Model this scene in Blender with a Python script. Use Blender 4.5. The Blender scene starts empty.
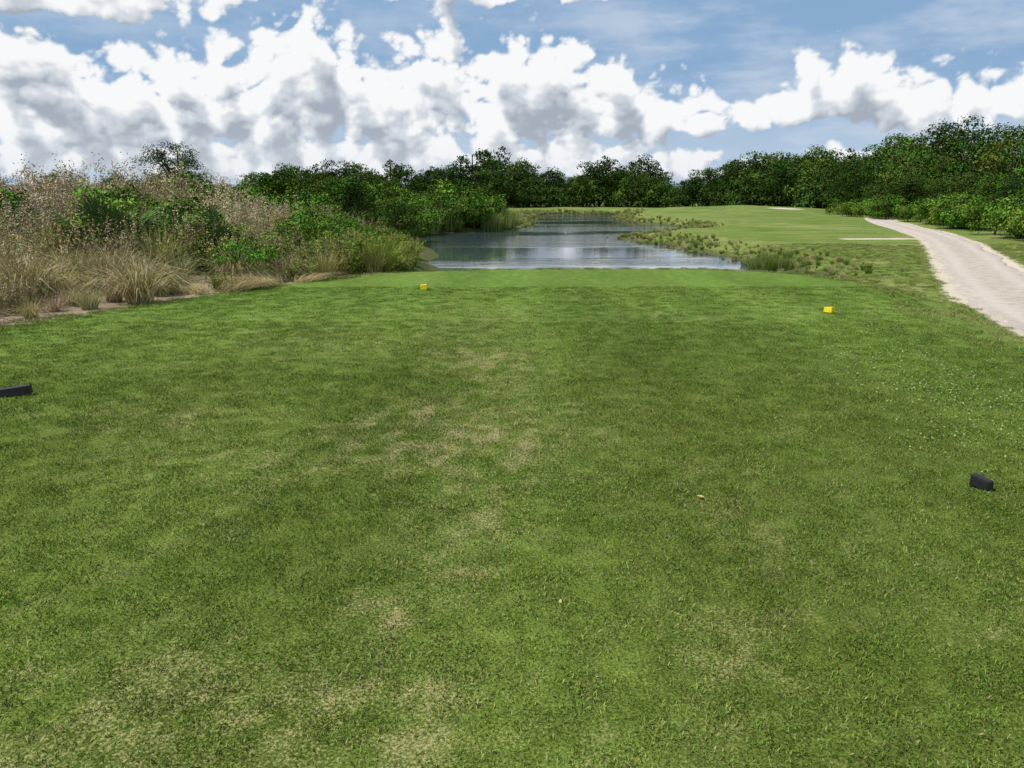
import bpy, bmesh, math, time, numpy as np
from mathutils import Vector, Euler
rng=np.random.default_rng(11)
scene=bpy.context.scene
col0=scene.collection
T0=time.time()
def lap(s): print('LAP',s,round(time.time()-T0,1))

# ------------------------------------------------------------------ numeric helpers
def smooth(a,b,x):
    t=np.clip((x-a)/(b-a),0,1); return t*t*(3-2*t)
def sd_poly(px,py,poly):
    poly=np.array(poly,float); d=np.full(px.shape,1e9); ins=np.zeros(px.shape,bool)
    n=len(poly)
    for i in range(n):
        ax,ay=poly[i]; bx,by=poly[(i+1)%n]; ex,ey=bx-ax,by-ay
        t=np.clip(((px-ax)*ex+(py-ay)*ey)/(ex*ex+ey*ey),0,1)
        d=np.minimum(d,(px-ax-t*ex)**2+(py-ay-t*ey)**2)
        if ey!=0: ins^=((ay>py)!=(by>py))&(px<ex*(py-ay)/ey+ax)
    d=np.sqrt(d); return np.where(ins,-d,d)
def dist_line(px,py,pts):
    d=np.full(px.shape,1e9)
    for (ax,ay),(bx,by) in zip(pts[:-1],pts[1:]):
        ex,ey=bx-ax,by-ay
        t=np.clip(((px-ax)*ex+(py-ay)*ey)/(ex*ex+ey*ey),0,1)
        d=np.minimum(d,(px-ax-t*ex)**2+(py-ay-t*ey)**2)
    return np.sqrt(d)
def wob(x,y,s,seed=0):
    r=np.random.default_rng(seed); o=np.zeros_like(x,dtype=float)
    for k in range(6):
        a=r.uniform(0,6.28); f=s*r.uniform(.6,1.9); p=r.uniform(0,6.28)
        o+=np.sin((x*math.cos(a)+y*math.sin(a))*f+p)
    return o/6*1.6
_pr=np.random.default_rng(5); PERM=np.tile(_pr.permutation(512),3); GA=_pr.uniform(0,2*np.pi,512); GX=np.cos(GA);GY=np.sin(GA)
def pn(x,y,seed=0):
    xi=np.floor(x).astype(int); yi=np.floor(y).astype(int); fx=x-xi; fy=y-yi
    u=fx*fx*fx*(fx*(fx*6-15)+10); v=fy*fy*fy*(fy*(fy*6-15)+10)
    def gr(ix,iy,dx,dy):
        h=PERM[(PERM[(ix+seed*37)&511]+iy)&511]; return GX[h]*dx+GY[h]*dy
    a=gr(xi,yi,fx,fy); b=gr(xi+1,yi,fx-1,fy); c=gr(xi,yi+1,fx,fy-1); d=gr(xi+1,yi+1,fx-1,fy-1)
    return ((a+(b-a)*u)*(1-v)+(c+(d-c)*u)*v)*1.5
def fbm(x,y,s,o=4,g=.5,seed=0):
    r=0;a=1;t=0
    for k in range(o): r=r+a*pn(x*s+k*7.3,y*s+k*3.1,seed+k); t+=a; a*=g; s*=2.03
    return r/t
def billow(x,y,s,o=4,g=.5,seed=0):
    r=0;a=1;t=0
    for k in range(o): r=r+a*np.abs(pn(x*s+k*5.3,y*s+k*9.1,seed+k)); t+=a; a*=g; s*=2.07
    return r/t
def lerp(a,b,t):
    a=np.asarray(a,float);b=np.asarray(b,float); t=np.asarray(t)[...,None]; return a+(b-a)*t
def catmull(pts,n):
    pts=[np.array(p,float) for p in pts]; P=[2*pts[0]-pts[1]]+pts+[2*pts[-1]-pts[-2]]; out=[]
    for i in range(1,len(P)-2):
        for k in range(n):
            t=k/n; out.append(.5*((2*P[i])+(-P[i-1]+P[i+1])*t+(2*P[i-1]-5*P[i]+4*P[i+1]-P[i+2])*t*t+(-P[i-1]+3*P[i]-3*P[i+1]+P[i+2])*t**3))
    out.append(pts[-1]); return np.array(out)

# ------------------------------------------------------------------ layout (metres, tee top is z=0)
POND=[(-2.0,21.5),(4,21.0),(9.0,22.5),(9.3,27),(8.8,32),(7.9,40),(6.6,45),(8.2,50),(12.8,56),(13.8,63),(11,75),(12,88),(14.5,98),(12.5,106),(7,109),
      (3.6,104),(2.6,94),(1.4,75),(1.0,62),(-1.0,55),(-5.0,53),(-6.0,45),(-4.0,36),(-3.0,29)]
POND=[tuple(p) for p in catmull(POND+[POND[0]],3)[:-1]]
TEE=[(-9,-14),(-7.2,7.5),(-6.3,9.6),(-4.6,13.6),(-2.6,16.4),(-0.5,17.3),(4.5,17.3),(6.3,16.2),(6.6,13.5),(5.6,10.5),(5.0,6),(4.9,-14)]
LB_Y=np.array([-20,0,9.4,14.3,17.3,22,30,45,54,60,75,100,130,400.])
LB_X=np.array([-9.5,-8,-6.4,-4.1,-2.6,-2.6,-3.6,-6.6,-6.0,0.2,1.0,2.2,0,-5.])
PATHC=catmull([(7.1,-14),(7.1,-6),(7.2,2),(7.7,7),(8.5,10.7),(9.5,13.2),(10.6,16),(12.0,18.9),(14.5,24),(18.7,32.4),(22.7,41),(25.4,49),(29,60),(33,70)],6)
SPUR=catmull([(21.5,38.6),(20,38.9),(18.3,38.6),(17.0,38.9)],6)
PW=2.15
WATER_Z=-0.9
def base_h(x,y):
    x=np.asarray(x,float); y=np.asarray(y,float)
    dl=np.interp(y,LB_Y,LB_X)-x
    right=-0.45+0.07*wob(x,y,.16,3)+0.05*wob(x,y,.5,4)+0.7*np.exp(-(((x-30)/12)**2+((y-104)/9)**2))
    left=-0.05+0.62*smooth(0,9,dl)*smooth(60,25,y)+0.07*wob(x,y,.8,5)-.3*smooth(20,30,y)
    b=right+(left-right)*smooth(-1.5,2,dl)
    sdw=sd_poly(x,y,POND)
    z=-1.15+(b+1.15)*smooth(-2.2,3,sdw+.35*wob(x,y,.9,21))-0.7*smooth(0,6,-sdw)
    st=sd_poly(x,y,TEE)
    t=0.012*wob(x,y,.7,8)
    z=t+(z-t)*smooth(0,2.6,st)
    z=z+(-0.4-z)*smooth(220,400,np.hypot(x,y)); return z,dl,sdw,st
def H(x,y): return base_h(np.atleast_1d(x),np.atleast_1d(y))[0]

def turf(x,y):
    """mown turf colour and wear, from world position"""
    big=fbm(x*1.6,y*.5,.35,3,seed=1); med=fbm(x,y,2.4,4,.65,seed=9); fi=fbm(x,y,9,3,.6,seed=20)
    c=lerp((.090,.158,.024),(.112,.182,.030),smooth(-.3,.3,big)); c=lerp(c,(.148,.205,.046),smooth(-.05,.5,med)*.38)
    c=lerp(c,(.072,.130,.020),smooth(.05,-.5,med)*.36); c=lerp(c,(.19,.215,.08),smooth(.1,.5,fi)*.38)
    c=c*(1+.07*np.tanh(2.5*np.sin((x+.12*np.sin(y*.5)+.4)*math.pi/.95)))[...,None]
    c=c*(1-.13*smooth(.3,1.6,x)*smooth(3.2,1.8,x))[...,None]
    spots=[(-.25,5.3,1.0,1.3,.85),(-.2,7.4,.7,1.1,.72),(-1.2,2.1,.7,.5,.8),(-.36,2.1,.4,.4,.8),(-.55,2.75,.25,.25,.7),(.8,2.5,.35,.4,.6),(-1.6,4.6,.8,.8,.5),(-.9,5.1,.7,.7,.6),(1.2,3.6,.4,.7,.45),(-2.6,5.5,.9,.8,.45),(-.25,3.6,.4,.9,.65),(-.35,10.0,1.0,1.7,.5),(-1.8,8.6,1.7,.9,.45),(2.4,10.5,1.2,.7,.35),(-.15,6.3,.6,2.4,.6),(.3,1.7,.9,.4,.5),(2.0,2.6,.5,.4,.4)]
    a=np.zeros_like(x)
    for sx,sy,rx,ry,w in spots: a=np.maximum(a,w*smooth(1.7,0,np.hypot((x-sx)/rx,(y-sy)/ry)))
    n=fbm(x,y,5,4,.7,seed=31)
    w=a*smooth(-.55,.5,n)+.07+smooth(.0,.6,fbm(x,y,.8,3,seed=40))*smooth(-.2,.5,n)*.38
    return c,np.clip(w,0,1)

# ------------------------------------------------------------------ mesh builder
def mk(name,V,F,mats,C=None,smoothf=False,link=True,pattr=None,pcol=None):
    V=np.asarray(V,dtype=np.float32); F=np.asarray(F,dtype=np.int32)
    me=bpy.data.meshes.new(name); k=F.shape[1]
    me.vertices.add(len(V)); me.vertices.foreach_set('co',V.ravel())
    me.loops.add(F.size); me.loops.foreach_set('vertex_index',F.ravel())
    me.polygons.add(len(F)); me.polygons.foreach_set('loop_start',np.arange(len(F),dtype=np.int32)*k)
    try: me.polygons.foreach_set('loop_total',np.full(len(F),k,dtype=np.int32))
    except Exception: pass
    if smoothf: me.polygons.foreach_set('use_smooth',np.ones(len(F),dtype=bool))
    for m in mats: me.materials.append(m)
    me.update(calc_edges=True)
    if C is not None:
        a=me.attributes.new('Col','FLOAT_COLOR','FACE'); c=np.ones((len(F),4),dtype=np.float32); c[:,:3]=C; a.data.foreach_set('color',c.ravel())
    if pcol is not None:
        a=me.attributes.new('Col','FLOAT_COLOR','POINT'); c=np.ones((len(V),4),dtype=np.float32); c[:,:3]=pcol; a.data.foreach_set('color',c.ravel())
    if pattr:
        for n,v in pattr.items():
            a=me.attributes.new(n,'FLOAT','POINT'); a.data.foreach_set('value',np.asarray(v,dtype=np.float32))
    ob=bpy.data.objects.new(name,me)
    if link: col0.objects.link(ob)
    return ob

# ------------------------------------------------------------------ node helpers
class NT:
    def __init__(s,t): s.t=t
    def n(s,ty,**k):
        nd=s.t.nodes.new(ty)
        for a,b in k.items(): setattr(nd,a,b)
        return nd
    def put(s,sock,v):
        if isinstance(v,bpy.types.NodeSocket): s.t.links.new(v,sock)
        else: sock.default_value=v
    def m(s,op,a,b=None,clamp=False):
        nd=s.n('ShaderNodeMath',operation=op); nd.use_clamp=clamp; s.put(nd.inputs[0],a)
        if b is not None: s.put(nd.inputs[1],b)
        return nd.outputs[0]
    def vm(s,op,a,b=None,out=0):
        nd=s.n('ShaderNodeVectorMath',operation=op); s.put(nd.inputs[0],a)
        if b is not None: s.put(nd.inputs[1],b)
        return nd.outputs[out]
    def ss(s,x,a,b):
        nd=s.n('ShaderNodeMapRange',interpolation_type='SMOOTHSTEP'); s.put(nd.inputs[0],x)
        nd.inputs[1].default_value=a; nd.inputs[2].default_value=b; nd.inputs[3].default_value=0; nd.inputs[4].default_value=1
        return nd.outputs[0]
    def mix(s,f,a,b,bt='MIX'):
        nd=s.n('ShaderNodeMix',data_type='RGBA',blend_type=bt); s.put(nd.inputs[0],f)
        for i,v in ((6,a),(7,b)):
            if isinstance(v,tuple) and len(v)==3: v=(*v,1)
            s.put(nd.inputs[i],v)
        return nd.outputs[2]
    def noise(s,vec,scale,detail=4,rough=.55,dist=0):
        nd=s.n('ShaderNodeTexNoise'); s.t.links.new(vec,nd.inputs['Vector'])
        nd.inputs['Scale'].default_value=scale; nd.inputs['Detail'].default_value=detail; nd.inputs['Roughness'].default_value=rough; nd.inputs['Distortion'].default_value=dist
        return nd.outputs[0]
def newmat(name):
    m=bpy.data.materials.new(name); m.use_nodes=True; m.node_tree.nodes.clear(); return m,NT(m.node_tree)
def finish(N,col,rough=.8,bump=None,spec=.3,bstr=.3,bdist=.02):
    p=N.n('ShaderNodeBsdfPrincipled'); N.put(p.inputs['Base Color'],(*col,1) if isinstance(col,tuple) else col)
    p.inputs['Roughness'].default_value=rough; p.inputs['Specular IOR Level'].default_value=spec
    if bump is not None:
        b=N.n('ShaderNodeBump'); b.inputs['Strength'].default_value=bstr; b.inputs['Distance'].default_value=bdist
        N.t.links.new(bump,b.inputs['Height']); N.t.links.new(b.outputs[0],p.inputs['Normal'])
    o=N.n('ShaderNodeOutputMaterial'); N.t.links.new(p.outputs[0],o.inputs[0]); return p
def attr(N,name,out='Fac',ty='GEOMETRY'):
    a=N.n('ShaderNodeAttribute',attribute_name=name,attribute_type=ty); return a.outputs[out]
def diffuse_mat(name,col,N):
    d=N.n('ShaderNodeBsdfDiffuse'); N.t.links.new(col,d.inputs[0]); o=N.n('ShaderNodeOutputMaterial'); N.t.links.new(d.outputs[0],o.inputs[0])

# ------------------------------------------------------------------ ground
mg,N=newmat('ground_mat'); geo=N.n('ShaderNodeNewGeometry'); P=geo.outputs['Position']
n1=N.noise(P,6,6,.78); n2=N.noise(P,85,3,.75)
c=attr(N,'Col','Color')
v=N.m('ADD',N.m('MULTIPLY',N.ss(n1,.22,.78),.70),N.m('MULTIPLY',N.ss(n2,.28,.72),1.15)); v=N.m('ADD',v,.12)
sc=N.n('ShaderNodeVectorMath',operation='SCALE'); N.t.links.new(c,sc.inputs[0]); N.t.links.new(v,sc.inputs[3]); c=sc.outputs[0]
straw=N.mix(N.ss(n2,.35,.65),(.20,.16,.075),(.40,.33,.18))
c=N.mix(N.m('MULTIPLY',N.ss(N.m('ADD',attr(N,'wear'),N.m('ADD',N.m('MULTIPLY',N.m('SUBTRACT',n2,.5),2.0),N.m('MULTIPLY',N.m('SUBTRACT',n1,.5),1.2))),.28,.88),.68),c,straw)
nn=N.m('MULTIPLY',N.m('SUBTRACT',n1,.5),1.5)
dirt=N.mix(N.ss(n2,.35,.65),(.17,.135,.085),(.34,.28,.19))
c=N.mix(N.ss(N.m('ADD',attr(N,'dirt'),nn),.35,.60),c,dirt)
c=N.mix(N.m('MULTIPLY',N.ss(N.m('ADD',attr(N,'mud'),nn),.4,.7),.8),c,(.06,.06,.028))
c=N.mix(N.ss(N.m('ADD',attr(N,'sand'),nn),.45,.6),c,(.50,.44,.35))
finish(N,c,.95,n1,.05,.5,.03)
def grow(stop,d0,rate,cap):
    out=[0.]; d=d0
    while out[-1]<stop: out.append(out[-1]+d); d=min(d*rate,cap)
    return out
xp=grow(1500,.09,1.016,200); xs=np.array([-q for q in xp[::-1]][:-1]+xp)
yp=grow(2200,.09,1.012,200); yn=grow(40,.5,1.25,10); ys=np.array([-q for q in yn[::-1]][:-1]+yp)
X,Y=np.meshgrid(xs,ys); x=X.ravel(); y=Y.ravel()
z,dl,sdw,st=base_h(x,y)
dp=dist_line(x,y,[tuple(p) for p in PATHC[::2]]); sp=dist_line(x,y,[tuple(p) for p in SPUR])
z=z-.07*smooth(PW/2,PW/2-.35,dp)
tc,wn=turf(x,y)
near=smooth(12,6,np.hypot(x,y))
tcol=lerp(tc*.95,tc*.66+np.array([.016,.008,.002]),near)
r1=fbm(x,y,.10,4,.6,seed=50); r2=fbm(x,y,.8,4,.6,seed=55)
rc=lerp((.110,.160,.030),(.148,.188,.046),smooth(-.3,.3,r1)); rc=lerp(rc,(.27,.25,.12),smooth(0,.5,r2)*.65); rc=lerp(rc,(.065,.11,.02),smooth(0,-.5,r2)*.65)
r3=fbm(x,y*2.2,.22,4,.6,seed=58)
fair=smooth(30,45,y)*smooth(3,7,sdw); fc=lerp((.115,.168,.034),(.150,.195,.052),smooth(-.2,.3,r1)); fc=lerp(fc,(.070,.120,.024),smooth(0,-.4,r3)*.75); fc=lerp(fc,(.24,.235,.10),smooth(.05,.5,r3)*.7); rc=lerp(rc,fc,fair*.85)
leftc=lerp((.17,.15,.06),(.10,.13,.03),smooth(-.3,.3,r2)); rc=lerp(rc,leftc,smooth(0,3,dl))
gc=lerp(tcol,rc,smooth(.1,1.5,st+.5*r2))
nx,ny=len(xs),len(ys); i=np.arange(nx*ny).reshape(ny,nx)
F=np.stack([i[:-1,:-1],i[:-1,1:],i[1:,1:],i[1:,:-1]],-1).reshape(-1,4)
dirt_a=smooth(-.5,.9,dl)*smooth(-.4,.6,st)*smooth(70,40,y)
sand_a=np.exp(-(((x-34.5)/3.0)**2+((y-98)/1.3)**2))
sand_a=np.maximum(sand_a,smooth(.85,.25,sp+.3*wob(x,y,2,9))); sand_a=np.maximum(sand_a,.8*smooth(PW/2+.6,PW/2-.1,dp))
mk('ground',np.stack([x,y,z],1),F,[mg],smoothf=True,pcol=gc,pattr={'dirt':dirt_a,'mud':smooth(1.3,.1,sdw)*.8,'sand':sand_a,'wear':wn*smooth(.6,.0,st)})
lap('ground %d'%len(x))

# ------------------------------------------------------------------ path
mp,N=newmat('path_mat'); geo=N.n('ShaderNodeNewGeometry'); P=geo.outputs['Position']
b=N.noise(P,4,6,.75); d=N.noise(P,55,3,.7)
c=N.mix(N.ss(b,.3,.7),(.48,.43,.38),(.33,.285,.235)); c=N.mix(N.m('MULTIPLY',N.ss(d,.5,.75),.6),c,(.60,.55,.50))
c=N.mix(N.m('MULTIPLY',attr(N,'track'),.45),c,(.56,.51,.46))
finish(N,c,.95,N.m('ADD',b,d),.05,.7,.02)
C_=catmull([tuple(p) for p in PATHC],5); T=np.gradient(C_,axis=0); T/=np.linalg.norm(T,axis=1)[:,None]; Nn=np.stack([T[:,1],-T[:,0]],1)
offs=np.linspace(-1,1,15); n=len(C_); V=[];tk=[]; s_=np.arange(n)
jl=.16*np.sin(s_*.31)+.1*np.sin(s_*.83+1)+.06*rng.normal(size=n); jr=.14*np.sin(s_*.27+2)+.1*np.sin(s_*.91)+.06*rng.normal(size=n)
for o in offs:
    wv=PW/2+(jl if o<0 else jr)*abs(o)**2; q=C_+Nn*(o*wv)[:,None]; tr=math.exp(-((abs(o)-.5)/.16)**2)
    zz=H(q[:,0],q[:,1])+.012*(1-o*o)-(.085 if abs(o)>.99 else 0)+.008*wob(q[:,0],q[:,1],4,2)-.012*tr
    V.append(np.stack([q[:,0],q[:,1],zz],1)); tk.append(np.full(n,tr))
V=np.stack(V,1).reshape(-1,3); tk=np.stack(tk,1).ravel(); k=len(offs)
i=np.arange(n*k).reshape(n,k); F=np.stack([i[:-1,:-1],i[:-1,1:],i[1:,1:],i[1:,:-1]],-1).reshape(-1,4)
mk('path',V,F,[mp],smoothf=True,pattr={'track':tk})

# ------------------------------------------------------------------ water
mw,N=newmat('water_mat'); geo=N.n('ShaderNodeNewGeometry'); P=geo.outputs['Position']
Pw=N.vm('MULTIPLY',P,(.4,1,1))
w1=N.noise(Pw,2.4,4,.6,dist=.3); big=N.noise(N.vm('MULTIPLY',P,(.25,1,1)),.16,3,.5)
hh=N.m('MULTIPLY',w1,N.m('ADD',N.m('MULTIPLY',N.ss(big,.42,.56),.9),.12))
p=finish(N,(.050,.075,.082),.05,hh,1.0,.24,.10); p.inputs['Specular IOR Level'].default_value=.5; p.inputs['IOR'].default_value=1.65
mk('pond_water',[(-25,19,WATER_Z),(32,19,WATER_Z),(32,130,WATER_Z),(-25,130,WATER_Z)],[(0,1,2,3)],[mw])

# ------------------------------------------------------------------ foliage
ml,N=newmat('foliage_mat'); diffuse_mat('f',attr(N,'Col','Color'),N)
def unit(v): return v/np.maximum(np.linalg.norm(v,axis=-1,keepdims=True),1e-9)
def leaf_quads(c,nrm,L,W,r):
    n=len(c); nrm=unit(nrm); a=unit(np.cross(nrm,r.normal(size=(n,3)))); b=np.cross(nrm,a)
    L=np.broadcast_to(L,(n,))[:,None]; W=np.broadcast_to(W,(n,))[:,None]
    V=np.stack([c-a*L/2,c+b*W/2-a*L*.05,c+a*L/2-nrm*L*.12,c-b*W/2-a*L*.05],1).reshape(-1,3)
    return V,np.arange(n*4).reshape(-1,4)
def blades(n,spread,h,lean,w,r,seg=3,droop=.5,dirn=None):
    ang=r.uniform(0,2*math.pi,n); rad=spread*np.sqrt(r.uniform(0,1,n)); bx=rad*np.cos(ang); by=rad*np.sin(ang)
    la=ang+r.normal(0,.7,n)
    if dirn is not None: la=dirn+r.normal(0,.5,n)
    hh=h*r.uniform(.5,1.1,n); le=lean*hh*r.uniform(.2,1.3,n); wd=w*r.uniform(.6,1.3,n); fa=r.uniform(0,math.pi,n); V=[]
    for k in range(seg+1):
        t=k/seg; z=hh*(t-droop*t*t*t*np.minimum(le/hh,1.2)); o=le*t**1.7; cx=bx+o*np.cos(la); cy=by+o*np.sin(la); ww=wd*(1-t)**.7*.5+wd*.04
        V.append(np.stack([cx-np.cos(fa)*ww,cy-np.sin(fa)*ww,z],1)); V.append(np.stack([cx+np.cos(fa)*ww,cy+np.sin(fa)*ww,z],1))
    V=np.stack(V,1).reshape(-1,3); kk=(seg+1)*2
    F=np.array([[s*2,s*2+1,s*2+3,s*2+2] for s in range(seg)])
    return V,(np.arange(n)[:,None,None]*kk+F[None]).reshape(-1,4),seg
def tube(pts,rads,sides=7):
    pts=np.array(pts,float); V=[];n=len(pts)
    for i in range(n):
        t=unit(pts[min(i+1,n-1)]-pts[max(i-1,0)]); a=unit(np.cross(t,[.3,.9,.1])); b=np.cross(t,a)
        for s in range(sides):
            q=2*math.pi*s/sides; V.append(pts[i]+rads[i]*(a*math.cos(q)+b*math.sin(q)))
    F=[[i*sides+s,i*sides+(s+1)%sides,(i+1)*sides+(s+1)%sides,(i+1)*sides+s] for i in range(n-1) for s in range(sides)]
    return np.array(V),np.array(F)
class Acc:
    def __init__(s): s.V=[];s.F=[];s.C=[];s.n=0
    def add(s,V,F,C): s.V.append(V); s.F.append(F+s.n); s.n+=len(V); s.C.append(np.broadcast_to(np.asarray(C,float),(len(F),3)))
    def t(s): return np.concatenate(s.V),np.concatenate(s.F),np.concatenate(s.C)
    def place(s,T,x,y,z,sc,rot,cm=1.0,zs=1.0):
        V,F,C=T; c,q=math.cos(rot),math.sin(rot)
        s.add(np.stack([(V[:,0]*c-V[:,1]*q)*sc+x,(V[:,0]*q+V[:,1]*c)*sc+y,V[:,2]*sc*zs+z],1),F,C*np.asarray(cm))
def jit(c,n,r,v=.25,hue=.1): return np.clip(np.array(c)*r.uniform(1-v,1+v,(n,1))*(1+r.normal(0,hue,(n,3))),.004,.9)
def tree(seed,Ht,W,ncl,nleaf,leaf,base=.15,col=(.045,.085,.016),rr=(.13,.24)):
    r=np.random.default_rng(seed); A=Acc(); zc=Ht*(base+(1-base)*.5); hz=Ht*(1-base)*.5; cen=[];rad=[]
    for _ in range(ncl):
        p=unit(r.normal(size=3))*np.array([W/2,W/2,hz])*r.uniform(.35,.85); p[2]+=zc
        if p[2]<zc: p[:2]*=1.12
        cen.append(p); rad.append(W*r.uniform(*rr))
    cen=np.array(cen);rad=np.array(rad); cen[:,2]=np.minimum(cen[:,2],Ht-rad*.7)
    bark=(.09,.07,.05); lean=r.normal(0,.05*Ht,2)
    tp=[(0,0,-.3),(lean[0]*.3,lean[1]*.3,Ht*.25),(lean[0]*.7,lean[1]*.5,Ht*.5),(lean[0],lean[1],Ht*.85)]
    V,F=tube(tp,[Ht*.032,Ht*.024,Ht*.017,Ht*.006]); A.add(V,F,bark)
    for k in range(min(ncl,9)):
        s0=np.array(tp[1])*(1-k/14)+np.array(tp[2])*(k/14); e=cen[k]; mid=(s0+e)/2+np.array([0,0,.06*Ht]); V,F=tube([s0,mid,e],[Ht*.014,Ht*.009,Ht*.004],5); A.add(V,F,bark)
    prob=rad**2/np.sum(rad**2); idx=r.choice(ncl,nleaf,p=prob)
    d=unit(r.normal(size=(nleaf,3))); d[:,2]=np.where(r.uniform(size=nleaf)<.55,np.abs(d[:,2]),d[:,2])
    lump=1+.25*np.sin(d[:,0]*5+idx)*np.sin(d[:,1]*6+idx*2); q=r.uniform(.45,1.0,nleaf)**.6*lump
    pos=cen[idx]+d*(rad[idx]*q)[:,None]*np.array([1,1,.8]); nrm=d+r.normal(0,.55,(nleaf,3))+np.array([0,0,.35])
    L=leaf*r.uniform(.6,1.35,nleaf); V,F=leaf_quads(pos,nrm,L,L*.6,r)
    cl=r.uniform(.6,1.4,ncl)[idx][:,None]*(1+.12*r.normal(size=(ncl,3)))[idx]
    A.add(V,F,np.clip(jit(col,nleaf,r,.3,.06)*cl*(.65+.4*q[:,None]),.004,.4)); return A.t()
def weed(seed,h,n,leaf,col,spread=.35,stems=9,stemcol=(.15,.13,.06),head=None):
    r=np.random.default_rng(seed);A=Acc();P_=[]
    for k in range(stems):
        b=np.append(r.normal(0,spread*.4,2),-.05); e=b+np.array([*r.normal(0,spread*.8,2),h*r.uniform(.6,1.05)])
        mid=(b+e)/2+r.normal(0,.05,3); V,F=tube([b,mid,e],[.009,.007,.003],3); A.add(V,F,stemcol)
        m=n//stems; t=r.uniform(.12,1.02,m)[:,None]; ax=b+(e-b)*t+np.sin(t*3.1)*(mid-(b+e)/2)
        P_.append(ax+r.normal(0,1,(m,3))*(.11*h*(1.15-t*.7))*np.array([1,1,.6]))
        if head is not None:
            m=26; V,F=leaf_quads(e+r.normal(0,1,(m,3))*np.array([.03,.03,.09])*h,r.normal(size=(m,3)),.05,.02,r); A.add(V,F,jit(head,m,r))
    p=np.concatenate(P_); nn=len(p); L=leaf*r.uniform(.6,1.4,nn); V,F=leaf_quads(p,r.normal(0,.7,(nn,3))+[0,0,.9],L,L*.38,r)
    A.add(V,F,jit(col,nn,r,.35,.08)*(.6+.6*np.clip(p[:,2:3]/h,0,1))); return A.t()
def tussock(seed,n,h,lean,w,spread,cols,droop=.6,dirn=None):
    r=np.random.default_rng(seed);A=Acc(); V,F,s=blades(n,spread,h,lean,w,r,4,droop,dirn)
    c=np.array(cols)[r.integers(0,len(cols),n)]*r.uniform(.65,1.25,(n,1)); A.add(V,F,np.repeat(c,s,axis=0)); return A.t()
def palmetto(seed,h):
    r=np.random.default_rng(seed);A=Acc()
    for k in range(22):
        az=r.uniform(0,6.28); el=r.uniform(.25,1.3); L=h*r.uniform(.5,.8); d=np.array([math.cos(az)*math.cos(el),math.sin(az)*math.cos(el),math.sin(el)]); e=d*L
        V,F=tube([(0,0,0),e*.5,e],[.012,.01,.006],3); A.add(V,F,(.06,.09,.02)); side=unit(np.cross(d,[0,0,1]))
        for q in np.linspace(-1.2,1.2,15):
            dd=d*math.cos(q)+side*math.sin(q)+np.array([0,0,-.15*abs(q)]); ll=h*.42*(1-.18*abs(q)); wv=unit(np.cross(dd,np.cross(side,d)))*.016*h
            t_=e+dd*ll; m_=e+dd*ll*.5; A.add(np.array([e,m_+wv,t_-[0,0,.05*h],m_-wv]),np.array([[0,1,2,3]]),np.array((.08,.14,.045))*r.uniform(.7,1.3))
    return A.t()
TAN=[(.48,.40,.22),(.58,.50,.32),(.38,.31,.16),(.28,.27,.10),(.44,.38,.19)]
TANG=[(.42,.37,.18),(.27,.29,.09),(.17,.23,.055),(.52,.45,.26)]
GRN=[(.12,.20,.03),(.17,.25,.05),(.24,.27,.08),(.10,.17,.025)]
T_tus=[tussock(s,460,1.0,.85,.010,.16,TAN,.75) for s in (1,2,3)]
T_tusg=[tussock(s,420,1.0,.6,.011,.22,TANG,.5) for s in (4,5,6)]
T_gr=[tussock(s,300,1.0,.45,.016,.25,GRN,.4) for s in (7,8)]
T_flat=[tussock(s,420,.40,2.6,.010,.35,TAN,.30,dirn=d) for s,d in ((9,.2),(10,2.9),(12,4.4))]
T_weed=[weed(s,1.0,620,.085,c) for s,c in ((20,(.12,.20,.033)),(21,(.19,.25,.05)),(22,(.085,.165,.027)))]
T_weedy=[weed(s,1.0,460,.075,c,head=hd) for s,c,hd in ((23,(.23,.25,.07),(.44,.38,.19)),(24,(.20,.22,.08),(.32,.25,.13)))]
T_brn=[weed(s,1.2,300,.06,c,.4,18,(.29,.245,.145),head=hd) for s,c,hd in ((25,(.29,.265,.12),(.40,.335,.20)),(26,(.22,.23,.09),(.34,.275,.17)),(27,(.35,.315,.16),(.48,.41,.26)))]
T_shr=[tree(s,1.5,1.9,16,1900,.09,.02,c,(.14,.24)) for s,c in ((30,(.09,.17,.025)),(31,(.06,.125,.018)),(32,(.13,.21,.03)))]
T_reed=[tussock(s,260,1.0,.34,.018,.42,[(.15,.24,.045),(.21,.28,.08),(.12,.19,.03),(.34,.32,.15)],.3) for s in (40,41)]
T_pal=[palmetto(s,1.2) for s in (50,51)]
lap('templates')
A=Acc()
R=lambda L:L[rng.integers(len(L))]
def scatter(n,y0,y1,scl,types):
    y=rng.uniform(y0,y1,n*8); x=rng.uniform(-.78*y-4,-1.0); z,dl,sdw,st=base_h(x,y)
    k=np.where((dl>.75)&(sdw>.2)&(st>.5))[0][:n]; V_=wob(x,y,.55,77)
    for j in k:
        s=scl*rng.uniform(.7,1.25)*(.55+.45*float(smooth(.5,3.5,dl[j])))
        if y[j]>17: s*=.62+.38*float(smooth(-.12*y[j]-2,-.42*y[j]-1,x[j]))
        A.place(types(V_[j]+rng.normal(0,.35),dl[j],x[j],y[j]),x[j],y[j],z[j]-.04,s,rng.uniform(0,6.28),rng.uniform(.75,1.25)*(1+rng.normal(0,.05,3)))
def near_t(v,dl,x,y):
    if x<-.5*y and rng.uniform()<.55: return R(T_brn+T_tus)
    if v<-.05: return R(T_tus+T_tusg)
    if v<.35: return R(T_weedy+T_tusg+T_brn)
    if v<.8: return R(T_weed+T_weedy)
    return R(T_shr+T_weed)
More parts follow.
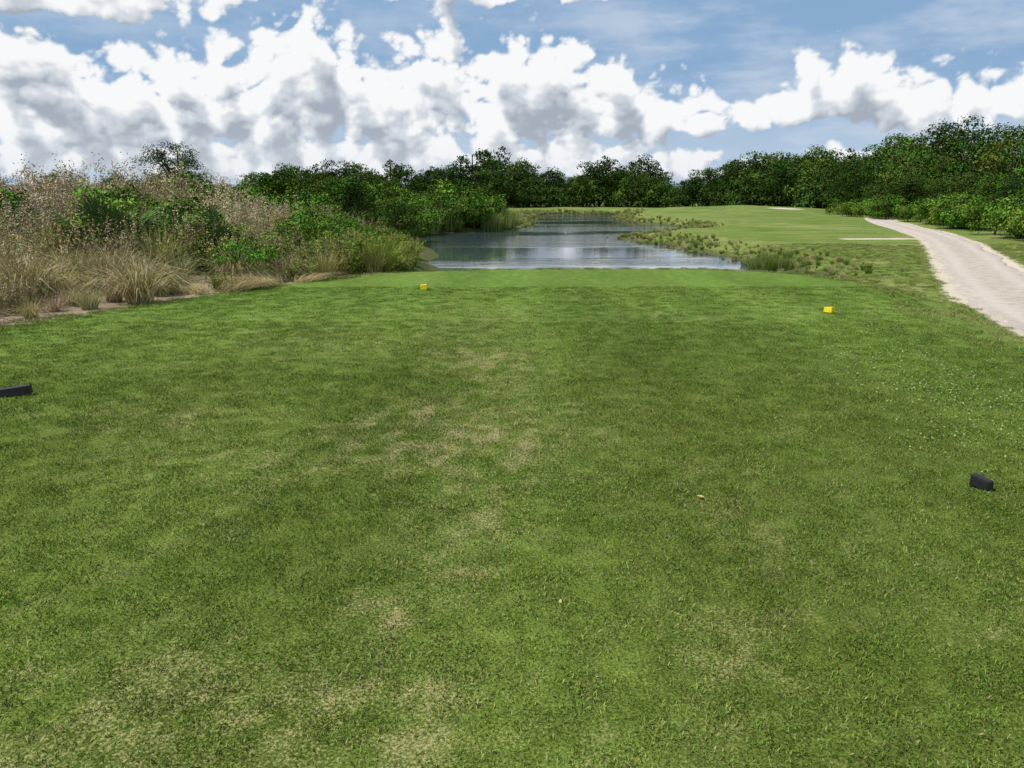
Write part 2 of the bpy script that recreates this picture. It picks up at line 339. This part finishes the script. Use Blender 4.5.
def mid_t(v,dl,x,y):
    if x<-.52*y and rng.uniform()<.55: return R(T_brn+T_tusg)
    if v<-.15: return R(T_tusg+T_brn)
    if v<.25: return R(T_brn+T_weedy)
    if v<.6: return R(T_weed+T_weedy)
    return R(T_shr)
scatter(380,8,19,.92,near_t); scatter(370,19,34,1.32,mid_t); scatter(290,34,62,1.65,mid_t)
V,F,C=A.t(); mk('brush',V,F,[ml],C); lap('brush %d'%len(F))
def single(name,T,x,y,s,rot,cm=1,dz=-.03,zs=1):
    a=Acc(); a.place(T,0,0,0,s,rot,cm,zs); V,F,C=a.t(); o=mk(name,V,F,[ml],C); o.location=(x,y,float(H(x,y)[0])+dz); return o
for x,y,s,t in [(-5.9,12.0,1.1,0),(-7.5,11.7,1.2,1),(-8.3,12.2,1.2,2),(-6.9,13.2,1.1,1),(-7.9,10.9,.8,0),(-5.3,14.6,1.0,2),(-9.2,12.9,1.3,0),(-4.6,15.4,.8,1)]:
    single('dry_grass_tussock',T_tus[t],x,y,s,rng.uniform(0,6))
for x,y,s,t in [(-5.0,13.6,.9,0),(-4.6,14.2,1.0,1),(-4.9,14.6,1.0,2),(-5.6,13.3,.8,1),(-4.1,15.0,.7,0)]:
    single('fallen_dry_grass',T_flat[t],x,y,s,rng.uniform(-.4,.4),(1.05,1.0,.95))
single('palmetto',T_pal[0],-8.1,15.6,1.25,0); single('palmetto',T_pal[1],-6.6,16.4,1.1,2)
for x,y,s,t in [(-7.2,17.2,.95,0),(-6.2,16.2,.8,2),(-9.2,18.5,1.0,0),(-5.0,19.5,.8,2),(-5.6,21.5,.85,0)]: single('green_shrub',T_shr[t],x,y,s,1)
A=Acc(); y=rng.uniform(15.5,31,220); x=np.interp(y,LB_Y,LB_X)-rng.uniform(.3,2.6,220); z,dl,sdw,st=base_h(x,y)
for j in np.where((st>.3)&(sdw>-.2))[0]:
    A.place(R(T_weedy+T_weed+T_weed+T_tusg+T_gr),x[j],y[j],max(z[j],WATER_Z)-.03,rng.uniform(.45,.95),rng.uniform(0,6),rng.uniform(.75,1.2)*np.array([1.1,1.05,.9]))
V,F,C=A.t(); mk('shore_weeds',V,F,[ml],C)
T_dk=[tree(s,3.4,3.6,26,6500,.13,.0,c,(.12,.2)) for s,c in ((60,(.045,.085,.016)),(61,(.06,.105,.019)),(62,(.08,.14,.025)))]
for x,y,s,t in [(-7.6,37,.85,0),(-9.6,38.5,.85,1),(-5.9,39.5,.72,2),(-12.2,41,.9,0),(-6.6,43,.85,1),(-10,45,.95,2)]:
    single('shore_shrub',T_dk[t],x,y,s,rng.uniform(0,6))
A=Acc()
for k in range(240):
    y=rng.uniform(42,60); xb=np.interp(y,[42,45,53,55,62],[-5.8,-6.5,-5.5,-1.6,.2]); x=xb-rng.uniform(-.5,4.8); z=float(H(x,y)[0])
    tl=rng.uniform(); T=R(T_reed) if tl<.5 else R(T_weed+T_shr); e=.7+.3*float(smooth(0,2.5,np.array(xb-x)))
    A.place(T,x,y,max(z,WATER_Z-.1),(rng.uniform(1.3,2.5) if tl<.5 else rng.uniform(1.1,2.0))*e,rng.uniform(0,6),rng.uniform(.75,1.35))
V,F,C=A.t(); mk('reeds',V,F,[ml],C)
A=Acc()
for k in range(26):
    x=rng.normal(9.3,.55);y=rng.normal(27.3,.8); A.place(R(T_reed+T_gr),x,y,max(float(H(x,y)[0]),WATER_Z-.05),rng.uniform(.2,.65),rng.uniform(0,6),rng.uniform(.7,1.1))
for k in range(1300):
    j=rng.integers(6,54); t=rng.uniform(); p=np.array(POND[j])*(1-t)+np.array(POND[j+1])*t
    x=p[0]+rng.normal(.9 if j<38 else -.3,.7); y=p[1]+rng.normal(.2,.6); A.place(R(T_gr+T_tusg),x,y,max(float(H(x,y)[0]),WATER_Z-.05),rng.uniform(.08,.22)*(1+.012*y),rng.uniform(0,6),rng.uniform(.9,1.4))
V,F,C=A.t(); mk('marsh_grass',V,F,[ml],C); lap('shore')

# ------------------------------------------------------------------ tree masses
T_far=[tree(70+k,7.5,7.0,36,3600,.28,-.04,c,(.09,.20)) for k,c in enumerate([(.034,.068,.014),(.042,.080,.016),(.052,.092,.018),(.028,.058,.013),(.066,.110,.020)])]
T_fsh=[tree(80+k,3.6,5.5,16,1000,.32,-.1,c,(.16,.26)) for k,c in enumerate([(.042,.078,.016),(.064,.108,.02),(.03,.06,.013)])]
A=Acc()
lc=catmull([(-125,120),(-90,118),(-60,112),(-35,108),(-20,110),(-8,118),(3,134),(14,138),(26,132),(35,124),(41,112),(43,100)],14)
cum=np.concatenate([[0],np.cumsum(np.linalg.norm(np.diff(lc,axis=0),axis=1))]); s=0
while s<cum[-1]:
    x=np.interp(s,cum,lc[:,0]); y=np.interp(s,cum,lc[:,1]); left=float(smooth(-14,-45,np.array(x))); rt=float(smooth(26,38,np.array(x)))
    gv=1+.16*math.sin(s*.21)+.10*math.sin(s*.53+1)
    for row in range(3):
        xx=x+rng.normal(0,1.3)+row*(.5+4*rt); yy=y+row*(6-2*rt)+rng.normal(0,1.3)
        hs=(.74,.90,1.06)[row]*rng.uniform(.72,1.22)*(1-.36*left)*gv
        A.place(R(T_far),xx,yy,float(H(xx,yy)[0])-.2,hs,rng.uniform(0,6.28),rng.uniform(.65,1.2),1)
    for q in range(2):
        xx=x+rng.normal(0,1.2); yy=y-2+q*4+rng.normal(0,.8); A.place(R(T_fsh),xx,yy,float(H(xx,yy)[0])-.2,rng.uniform(.7,1.35)*(1-.3*left),rng.uniform(0,6.28),rng.uniform(.7,1.3))
    s+=rng.uniform(2.2,3.3)
for k in range(26):
    xx=rng.uniform(33,56); yy=rng.uniform(122,140)-.3*(xx-33); A.place(R(T_far),xx,yy,-.6,rng.uniform(.9,1.25),rng.uniform(0,6.28),rng.uniform(.65,1.1),1)
V,F,C=A.t(); mk('distant_trees',V,F,[ml],C); lap('far %d'%len(F))
mc=[(.048,.094,.017),(.062,.116,.020),(.040,.078,.016),(.084,.140,.023)]
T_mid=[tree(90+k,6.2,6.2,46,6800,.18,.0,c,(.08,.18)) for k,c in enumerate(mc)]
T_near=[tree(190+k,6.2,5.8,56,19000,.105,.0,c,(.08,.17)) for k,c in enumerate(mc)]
A=Acc()
rl=catmull([(24.8,22),(25.0,29),(26.8,36),(29.5,43),(32,51),(34,60),(34.8,70),(36.5,82),(39.5,92),(42,99)],10)
cum2=np.concatenate([[0],np.cumsum(np.linalg.norm(np.diff(rl,axis=0),axis=1))]); s=0
while s<cum2[-1]:
    x=np.interp(s,cum2,rl[:,0]); y=np.interp(s,cum2,rl[:,1]); nf=float(smooth(42,33,np.array(y))); f=1.0+.36*float(smooth(52,85,np.array(y)))+.26*nf
    mults=(.62+.22*nf,.9,1.05)
    for row in range(3):
        xx=x+1+row*4+rng.normal(0,.8); yy=y+row*1.0+rng.normal(0,1)
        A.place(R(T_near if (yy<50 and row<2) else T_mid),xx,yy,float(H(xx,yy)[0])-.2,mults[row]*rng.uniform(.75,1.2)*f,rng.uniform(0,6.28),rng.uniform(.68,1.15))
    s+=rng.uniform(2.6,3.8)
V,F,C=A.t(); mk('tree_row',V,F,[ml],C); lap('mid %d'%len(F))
A=Acc()
for k in range(46):
    t=rng.uniform(0,1); x=np.interp(t,[0,.3,.6,1],[23.0,27.4,31.5,35])-rng.uniform(0,1.0); y=np.interp(t,[0,.3,.6,1],[28,43,58,84])
    A.place(R(T_shr),x,y,float(H(x,y)[0])-.1,rng.uniform(.6,1.7),rng.uniform(0,6),rng.uniform(.7,1.2))
V,F,C=A.t(); mk('woodland_edge_shrubs',V,F,[ml],C)
single('oak_tree',T_near[0],-25.6,60,1.0,1.,(.7,.75,.8),0)
single('oak_tree',T_near[1],24.6,33.0,1.16,1.7,(.85,.9,.9),-.1)
single('oak_tree',T_near[2],28.2,37.5,1.20,.4,(.95,1.,1.),-.1)
for x,y,s in [(-15,62,.50),(-36,70,.55)]: single('oak_tree',T_mid[2],x,y,s,2.,.95,0)

# ------------------------------------------------------------------ turf blades
mt,N=newmat('turf_mat'); diffuse_mat('t',N.mix(1.0,attr(N,'Col','Color'),attr(N,'icol','Color','INSTANCER'),'MULTIPLY'),N)
def clump(name,seed,rad,n,h,w,lean,straw=0.):
    r=np.random.default_rng(seed); a=r.uniform(0,6.28,n); q=rad*np.sqrt(r.uniform(0,1,n))
    b=np.stack([np.cos(a)*q,np.sin(a)*q,np.full(n,-.005)],1)
    hh=h*r.uniform(.4,1.2,n); az=r.uniform(0,6.28,n); le=hh*lean*r.uniform(.1,1.5,n); tip=b+np.stack([np.cos(az)*le,np.sin(az)*le,hh],1); fa=r.uniform(0,6.28,n)
    s=np.stack([np.cos(fa),np.sin(fa),0*fa],1)*(w*r.uniform(.6,1.3,n)/2)[:,None]; mid=b*.45+tip*.55+np.array([0,0,1])*(hh*.12)[:,None]
    V=np.stack([b-s*.6,mid-s,tip,mid+s],1).reshape(-1,3); F=np.arange(4*n).reshape(-1,4)
    br=r.uniform(.45,1.85,n); C=np.stack([br*r.uniform(.85,1.3,n),br,br*r.uniform(.8,1.3,n)],1)
    k=r.uniform(size=n)<straw; C[k]=np.array([2.8,1.65,4.0])*r.uniform(.6,1.3,(k.sum(),1))
    return mk(name,V,F,[mt],C,link=False)
def gn_inst(name,pts,rot,scl,idx,icol,coll):
    me=bpy.data.meshes.new(name); me.vertices.add(len(pts)); me.vertices.foreach_set('co',np.asarray(pts,dtype=np.float32).ravel())
    a=me.attributes.new('rot','FLOAT_VECTOR','POINT'); a.data.foreach_set('vector',np.asarray(rot,dtype=np.float32).ravel())
    a=me.attributes.new('scl','FLOAT','POINT'); a.data.foreach_set('value',np.asarray(scl,dtype=np.float32))
    a=me.attributes.new('idx','INT','POINT'); a.data.foreach_set('value',np.asarray(idx,dtype=np.int32))
    a=me.attributes.new('icol','FLOAT_COLOR','POINT'); c=np.ones((len(pts),4),dtype=np.float32); c[:,:3]=icol; a.data.foreach_set('color',c.ravel())
    ob=bpy.data.objects.new(name,me); col0.objects.link(ob)
    t=bpy.data.node_groups.new(name+'_gn','GeometryNodeTree')
    t.interface.new_socket('Geometry',in_out='INPUT',socket_type='NodeSocketGeometry'); t.interface.new_socket('Geometry',in_out='OUTPUT',socket_type='NodeSocketGeometry')
    n=t.nodes; gi=n.new('NodeGroupInput'); go=n.new('NodeGroupOutput'); ip=n.new('GeometryNodeInstanceOnPoints'); ci=n.new('GeometryNodeCollectionInfo'); ci.inputs['Collection'].default_value=coll
    ci.inputs['Separate Children'].default_value=True; ci.inputs['Reset Children'].default_value=True
    def na(nm,ty): q=n.new('GeometryNodeInputNamedAttribute'); q.data_type=ty; q.inputs['Name'].default_value=nm; return q.outputs['Attribute']
    e=n.new('FunctionNodeEulerToRotation'); L=t.links.new
    L(gi.outputs[0],ip.inputs['Points']); L(ci.outputs[0],ip.inputs['Instance']); ip.inputs['Pick Instance'].default_value=True
    L(na('idx','INT'),ip.inputs['Instance Index']); L(na('rot','FLOAT_VECTOR'),e.inputs[0]); L(e.outputs[0],ip.inputs['Rotation']); L(na('scl','FLOAT'),ip.inputs['Scale'])
    L(ip.outputs[0],go.inputs[0]); md=ob.modifiers.new('scatter','NODES'); md.node_group=t; return ob
ct=bpy.data.collections.new('turf_tufts')
for k in range(6): ct.objects.link(clump('turf_tuft_%d'%k,200+k,.085,60,.017,.0040,.95,straw=.07 if k<4 else .55))
pts=[]
for y0,y1,den in ((.5,4.2,300),(4.2,7,220),(7,10,140),(10,14,70)):
    wd=.78*y1+1.6; m=int(2*wd*(y1-y0)*den); pts.append(np.stack([rng.uniform(-wd,wd,m),rng.uniform(y0,y1,m)],1))
pts=np.concatenate(pts); pts=pts[np.abs(pts[:,0])<.78*pts[:,1]+1.6]
z,dl,sdw,st=base_h(pts[:,0],pts[:,1]); k=st<.4; pts=pts[k]; z=z[k]; n=len(pts); tc,wn=turf(pts[:,0],pts[:,1])
rot=rng.normal(0,.08,(n,3)); rot[:,2]=rng.uniform(0,6.28,n)
straw=rng.uniform(size=n)<wn*.7
keep=~(straw&(rng.uniform(size=n)<.3))
idx=np.where(straw,rng.integers(4,6,n),rng.integers(0,4,n)); sc_=rng.uniform(.7,1.2,n)*(1+.02*pts[:,1])
gn_inst('turf_grass',np.stack([pts[:,0],pts[:,1],z],1)[keep],rot[keep],sc_[keep],idx[keep],(tc*rng.uniform(.87,1.13,(n,1)))[keep],ct); print('turf',keep.sum())
cr=bpy.data.collections.new('rough_tufts')
for k in range(3): cr.objects.link(clump('rough_tuft_%d'%k,300+k,.13,90,.05,.006,.9,.12))
n=24000; px=rng.uniform(-9,22,n); py=rng.uniform(2,34,n); z,dl,sdw,st=base_h(px,py); dp=dist_line(px,py,[tuple(p) for p in PATHC[::2]])
k=(st>-.1)&(sdw>.5)&(dp>PW/2+.02+rng.uniform(0,.3,n))&(dl<.5+rng.uniform(0,.6,n))&(np.abs(px)<.8*py+3)
px,py,z=px[k],py[k],z[k]; n=len(px); rot=np.zeros((n,3)); rot[:,2]=rng.uniform(0,6.28,n)
rr=fbm(px,py,.5,3,seed=60); rcx=lerp((.105,.165,.03),(.175,.205,.06),smooth(-.3,.35,rr))
gn_inst('rough_grass',np.stack([px,py,z],1),rot,rng.uniform(.35,1.0,n),rng.integers(0,3,n),rcx,cr); lap('rough %d'%n)

A=Acc(); r=rng
for cx,cy,sx,sy,m in [(3.8,6.2,.8,.8,420),(4.0,7.6,.9,.9,300),(3.2,5.0,.5,.5,110),(4.6,9.5,.8,1.2,180)]:
    p=np.stack([r.normal(cx,sx*.6,m),r.normal(cy,sy*.6,m),np.zeros(m)],1); p[:,2]=H(p[:,0],p[:,1])+.018+r.uniform(0,.006,m)
    V,F=leaf_quads(p,np.array([0,0,1])+r.normal(0,.3,(m,3)),.020*r.uniform(.6,1.4,m),.015,r); A.add(V,F,jit((.22,.32,.13),m,r))
V,F,C=A.t(); mk('clover_patch',V,F,[ml],C)
A=Acc()
for x,y,L,c in [(1.05,3.95,.045,(.5,.36,.16)),(.2,2.83,.03,(.5,.40,.20)),(-.62,4.25,.05,(.10,.06,.03)),(-.6,4.30,.04,(.08,.05,.03)),(-.66,4.2,.04,(.12,.07,.03)),(-.75,4.2,.03,(.1,.06,.03)),(2.6,8.6,.06,(.12,.07,.03)),(1.6,6.2,.035,(.3,.2,.1)),(-2.4,7.5,.05,(.25,.17,.08)),(-.9,10.3,.06,(.2,.13,.06)),(2.9,12.6,.06,(.3,.2,.1)),(-.9,3.9,.035,(.14,.09,.05))]:
    V,F=leaf_quads(np.array([[x,y,float(H(x,y)[0])+.022]]),np.array([[.2,-.3,1.]]),L,L*.45,r); A.add(V,F,c)
V,F,C=A.t(); mk('fallen_leaves',V,F,[ml],C)

# ------------------------------------------------------------------ tee markers
def marker_mat(name,c,ro):
    m,N=newmat(name); geo=N.n('ShaderNodeNewGeometry'); nz=N.noise(geo.outputs['Position'],60,4,.6)
    finish(N,N.mix(N.ss(nz,.4,.8),c,tuple(min(1,q*1.4+.01) for q in c)),ro,nz,.4,.15,.003); return m
mb=marker_mat('black_plastic',(.012,.012,.013),.5); my=marker_mat('yellow_plastic',(.72,.58,.01),.5)
def marker(x,y,rz,L,D,Hh,mat,taper=.55):
    e=bpy.data.objects.new('tee_marker',None); col0.objects.link(e); e.location=(x,y,float(H(x,y)[0])); e.rotation_euler=(0,0,rz); e.empty_display_size=.1
    bm=bmesh.new(); prof=[(-D/2,0),(D/2,0),(D*.42,Hh*.95),(D*.3,Hh),(-D*.42,Hh*.98)]
    f0=[bm.verts.new((-L/2,a,b*taper)) for a,b in prof]; f1=[bm.verts.new((L/2,a,b)) for a,b in prof]
    bm.faces.new(f0[::-1]); bm.faces.new(f1)
    for i in range(5): bm.faces.new((f0[i],f0[(i+1)%5],f1[(i+1)%5],f1[i]))
    bmesh.ops.recalc_face_normals(bm,faces=bm.faces); bmesh.ops.bevel(bm,geom=list(bm.edges),offset=.003,segments=2,affect='EDGES')
    me=bpy.data.meshes.new('body'); bm.to_mesh(me); bm.free(); me.materials.append(mat); o=bpy.data.objects.new('body',me); col0.objects.link(o); o.parent=e; o.location.z=.008
    V,F=tube([(0,0,.02),(0,0,-.1)],[.008,.004],8); s=mk('spike',V,F,[mat],smoothf=True); s.parent=e
marker(-4.25,6.2,.30,.34,.09,.08,mb); marker(2.72,4.13,math.radians(122),.105,.065,.07,mb,.7)
marker(-1.58,13.6,.1,.115,.10,.10,my,.8); marker(4.58,10.9,-1.0,.13,.08,.085,my,.8)

# ------------------------------------------------------------------ sky: ring of cloud sky (0-50 deg) + sky texture world above
EL=math.radians(62); AZ=math.radians(-100)
fa=np.radians(np.arange(-43,43.01,.085)); ca=np.radians(np.arange(43.5,316.6,1.3)); az=np.concatenate([fa,ca,[fa[0]+2*np.pi]])
fe=np.radians(np.concatenate([[-1.5],np.arange(-.3,15.6,.085),np.arange(16,52,.9)]))
U,Vv=np.meshgrid(az,fe); u=U.ravel(); v=Vv.ravel()
uw=np.where(u>np.pi,u-2*np.pi,u)
CL=[(-.50,.058,.20,.080,1.1),(-.33,.070,.16,.085,1.1),(-.25,.075,.10,.115,1.15),(-.155,.07,.095,.085,1.1),(-.56,.115,.14,.055,1),(-.40,.12,.08,.05,.9),
(-.09,.085,.075,.100,1.1),(.02,.085,.10,.100,1.12),(.12,.075,.11,.078,1.1),(.205,.078,.065,.045,1),(-.04,.07,.13,.06,1),
(-.52,.190,.16,.045,1.2),(-.40,.205,.10,.045,1.0),(.01,.226,.13,.030,1.1),(-.10,.243,.10,.03,.9),
(.335,.085,.075,.045,1),(.405,.085,.085,.070,1.1),(.475,.080,.085,.060,1.1),(.56,.080,.10,.05,1.05),
(-.50,.022,.30,.045,1.05),(-.20,.022,.30,.045,1.05),(.06,.022,.20,.04,1.),(.22,.018,.10,.018,.85),(.45,.030,.20,.025,.9),(.33,.022,.1,.015,.85),
(.78,.08,.2,.08,1),(-.85,.08,.25,.09,1),(-.2,.33,.35,.07,1),(.35,.42,.25,.08,1),(1.3,.12,.4,.1,1),(-1.4,.12,.4,.12,1),(2.2,.1,.5,.1,1),(-2.3,.1,.5,.12,1)]
def cdens(u,v,det=6):
    wu=.026*fbm(u,v,16,3,seed=3); wv_=.016*fbm(u,v,18,3,seed=6)
    uu=u+wu; vv=v+wv_; acc=np.full(u.shape,-1.0)
    for cu,cb,ru,rv,wt in CL:
        dv=vv-(cb+rv*.22); e=wt-np.sqrt(((uu-cu)/ru)**2+np.where(dv>0,dv/(rv*.78),dv/(rv*.32))**2)
        h=np.clip(.5+.5*(e-acc)/.2,0,1); acc=acc+(e-acc)*h+.2*h*(1-h)*.5
    gm=np.maximum(smooth(.8,1.1,np.abs(u)),smooth(.28,.4,v)); gen=fbm(u,v*1.5,2.5,3,seed=8)*2.2-.15
    acc=np.maximum(acc,gen*gm-(1-gm)); acc=np.minimum(acc,.6)
    b=billow(u,v*1.3,19,det,.48,seed=12); f=fbm(u,v*1.3,10,det,.5,seed=14)
    return acc+1.7*(b-.28)+.48*f+.02
d0=cdens(u,v)
alpha=smooth(-.06,.26,d0)
hgt=np.sqrt(np.clip(d0,0,2))
dsm=cdens(u-.003,v+.005,5); sh1=hgt-np.sqrt(np.clip(dsm,0,2))
dsb=cdens(u-.008,v+.012,4); sh2=hgt-np.sqrt(np.clip(dsb,0,2))
occ=np.zeros_like(d0)
for k in (1,2,3,4,5): occ+=np.clip(cdens(u-.004*k,v+.010*k,2),0,.8)
occ/=5
L=1.0+.60*sh1+.50*sh2-.86*smooth(.20,.76,occ)
L=L-.24*smooth(.17,.24,v)*smooth(.25,.8,d0)
L=np.clip(L,0,1)
cc=lerp((.38,.425,.50),(.62,.665,.725),smooth(0,.5,L)); cc=lerp(cc,(.94,.945,.955),smooth(.42,.95,L))
el=np.clip(v,0,1)
skyc=lerp((.50,.62,.76),(.25,.41,.63),smooth(0,.16,el)); skyc=lerp(skyc,(.13,.25,.48),smooth(.14,.7,el))
cir=fbm(u*1.4+v*.6,v*5.5,3.2,6,.6,seed=25); cm=smooth(-.25,.45,cir)*.62*(.55+.45*smooth(-.1,.3,uw)); skyc=lerp(skyc,(.68,.74,.82),cm)
cc=lerp(cc,(.72,.77,.84),.5*smooth(.09,0,v))
colr=lerp(skyc,cc,alpha)
Rr=1400.; V=np.stack([np.sin(u)*np.cos(v)*Rr,np.cos(u)*np.cos(v)*Rr,np.sin(v)*Rr],1)
nx,ny=len(az),len(fe); i=np.arange(nx*ny).reshape(ny,nx); F=np.stack([i[:-1,:-1],i[:-1,1:],i[1:,1:],i[1:,:-1]],-1).reshape(-1,4)
ms,N=newmat('sky_mat'); e=N.n('ShaderNodeEmission'); N.t.links.new(attr(N,'Col','Color'),e.inputs[0]); o=N.n('ShaderNodeOutputMaterial'); N.t.links.new(e.outputs[0],o.inputs[0])
try: ms.cycles.emission_sampling='NONE'
except Exception as ex: print(ex)
mk('sky',V,F,[ms],pcol=colr); lap('sky %d'%len(V))
w=bpy.data.worlds.new('World'); scene.world=w; w.use_nodes=True; T=w.node_tree; T.nodes.clear(); N=NT(T)
sky=N.n('ShaderNodeTexSky',sky_type='NISHITA'); sky.sun_disc=False; sky.sun_elevation=EL; sky.sun_rotation=AZ; sky.air_density=1.0; sky.dust_density=.8; sky.ozone_density=1.2
bg=N.n('ShaderNodeBackground'); T.links.new(sky.outputs[0],bg.inputs[0]); bg.inputs[1].default_value=.10
wo=N.n('ShaderNodeOutputWorld'); T.links.new(bg.outputs[0],wo.inputs[0])

# ------------------------------------------------------------------ sun, camera
sd=Vector((math.cos(EL)*math.sin(AZ),math.cos(EL)*math.cos(AZ),math.sin(EL)))
l=bpy.data.lights.new('sun','SUN'); l.energy=5.0; l.angle=math.radians(.5); l.color=(1,.96,.88)
lo=bpy.data.objects.new('sun',l); col0.objects.link(lo); lo.rotation_euler=sd.to_track_quat('Z','Y').to_euler(); lo.location=(-20,0,40)
cam=bpy.data.cameras.new('camera'); cam.sensor_width=36; cam.lens=26.7; cam.clip_end=6000; cam.clip_start=.05
co=bpy.data.objects.new('camera',cam); col0.objects.link(co); co.location=(0,0,1.65); co.rotation_euler=(math.radians(76),0,0); scene.camera=co
scene.view_settings.view_transform='Standard'; scene.view_settings.look='None'; scene.view_settings.exposure=0
lap('done')
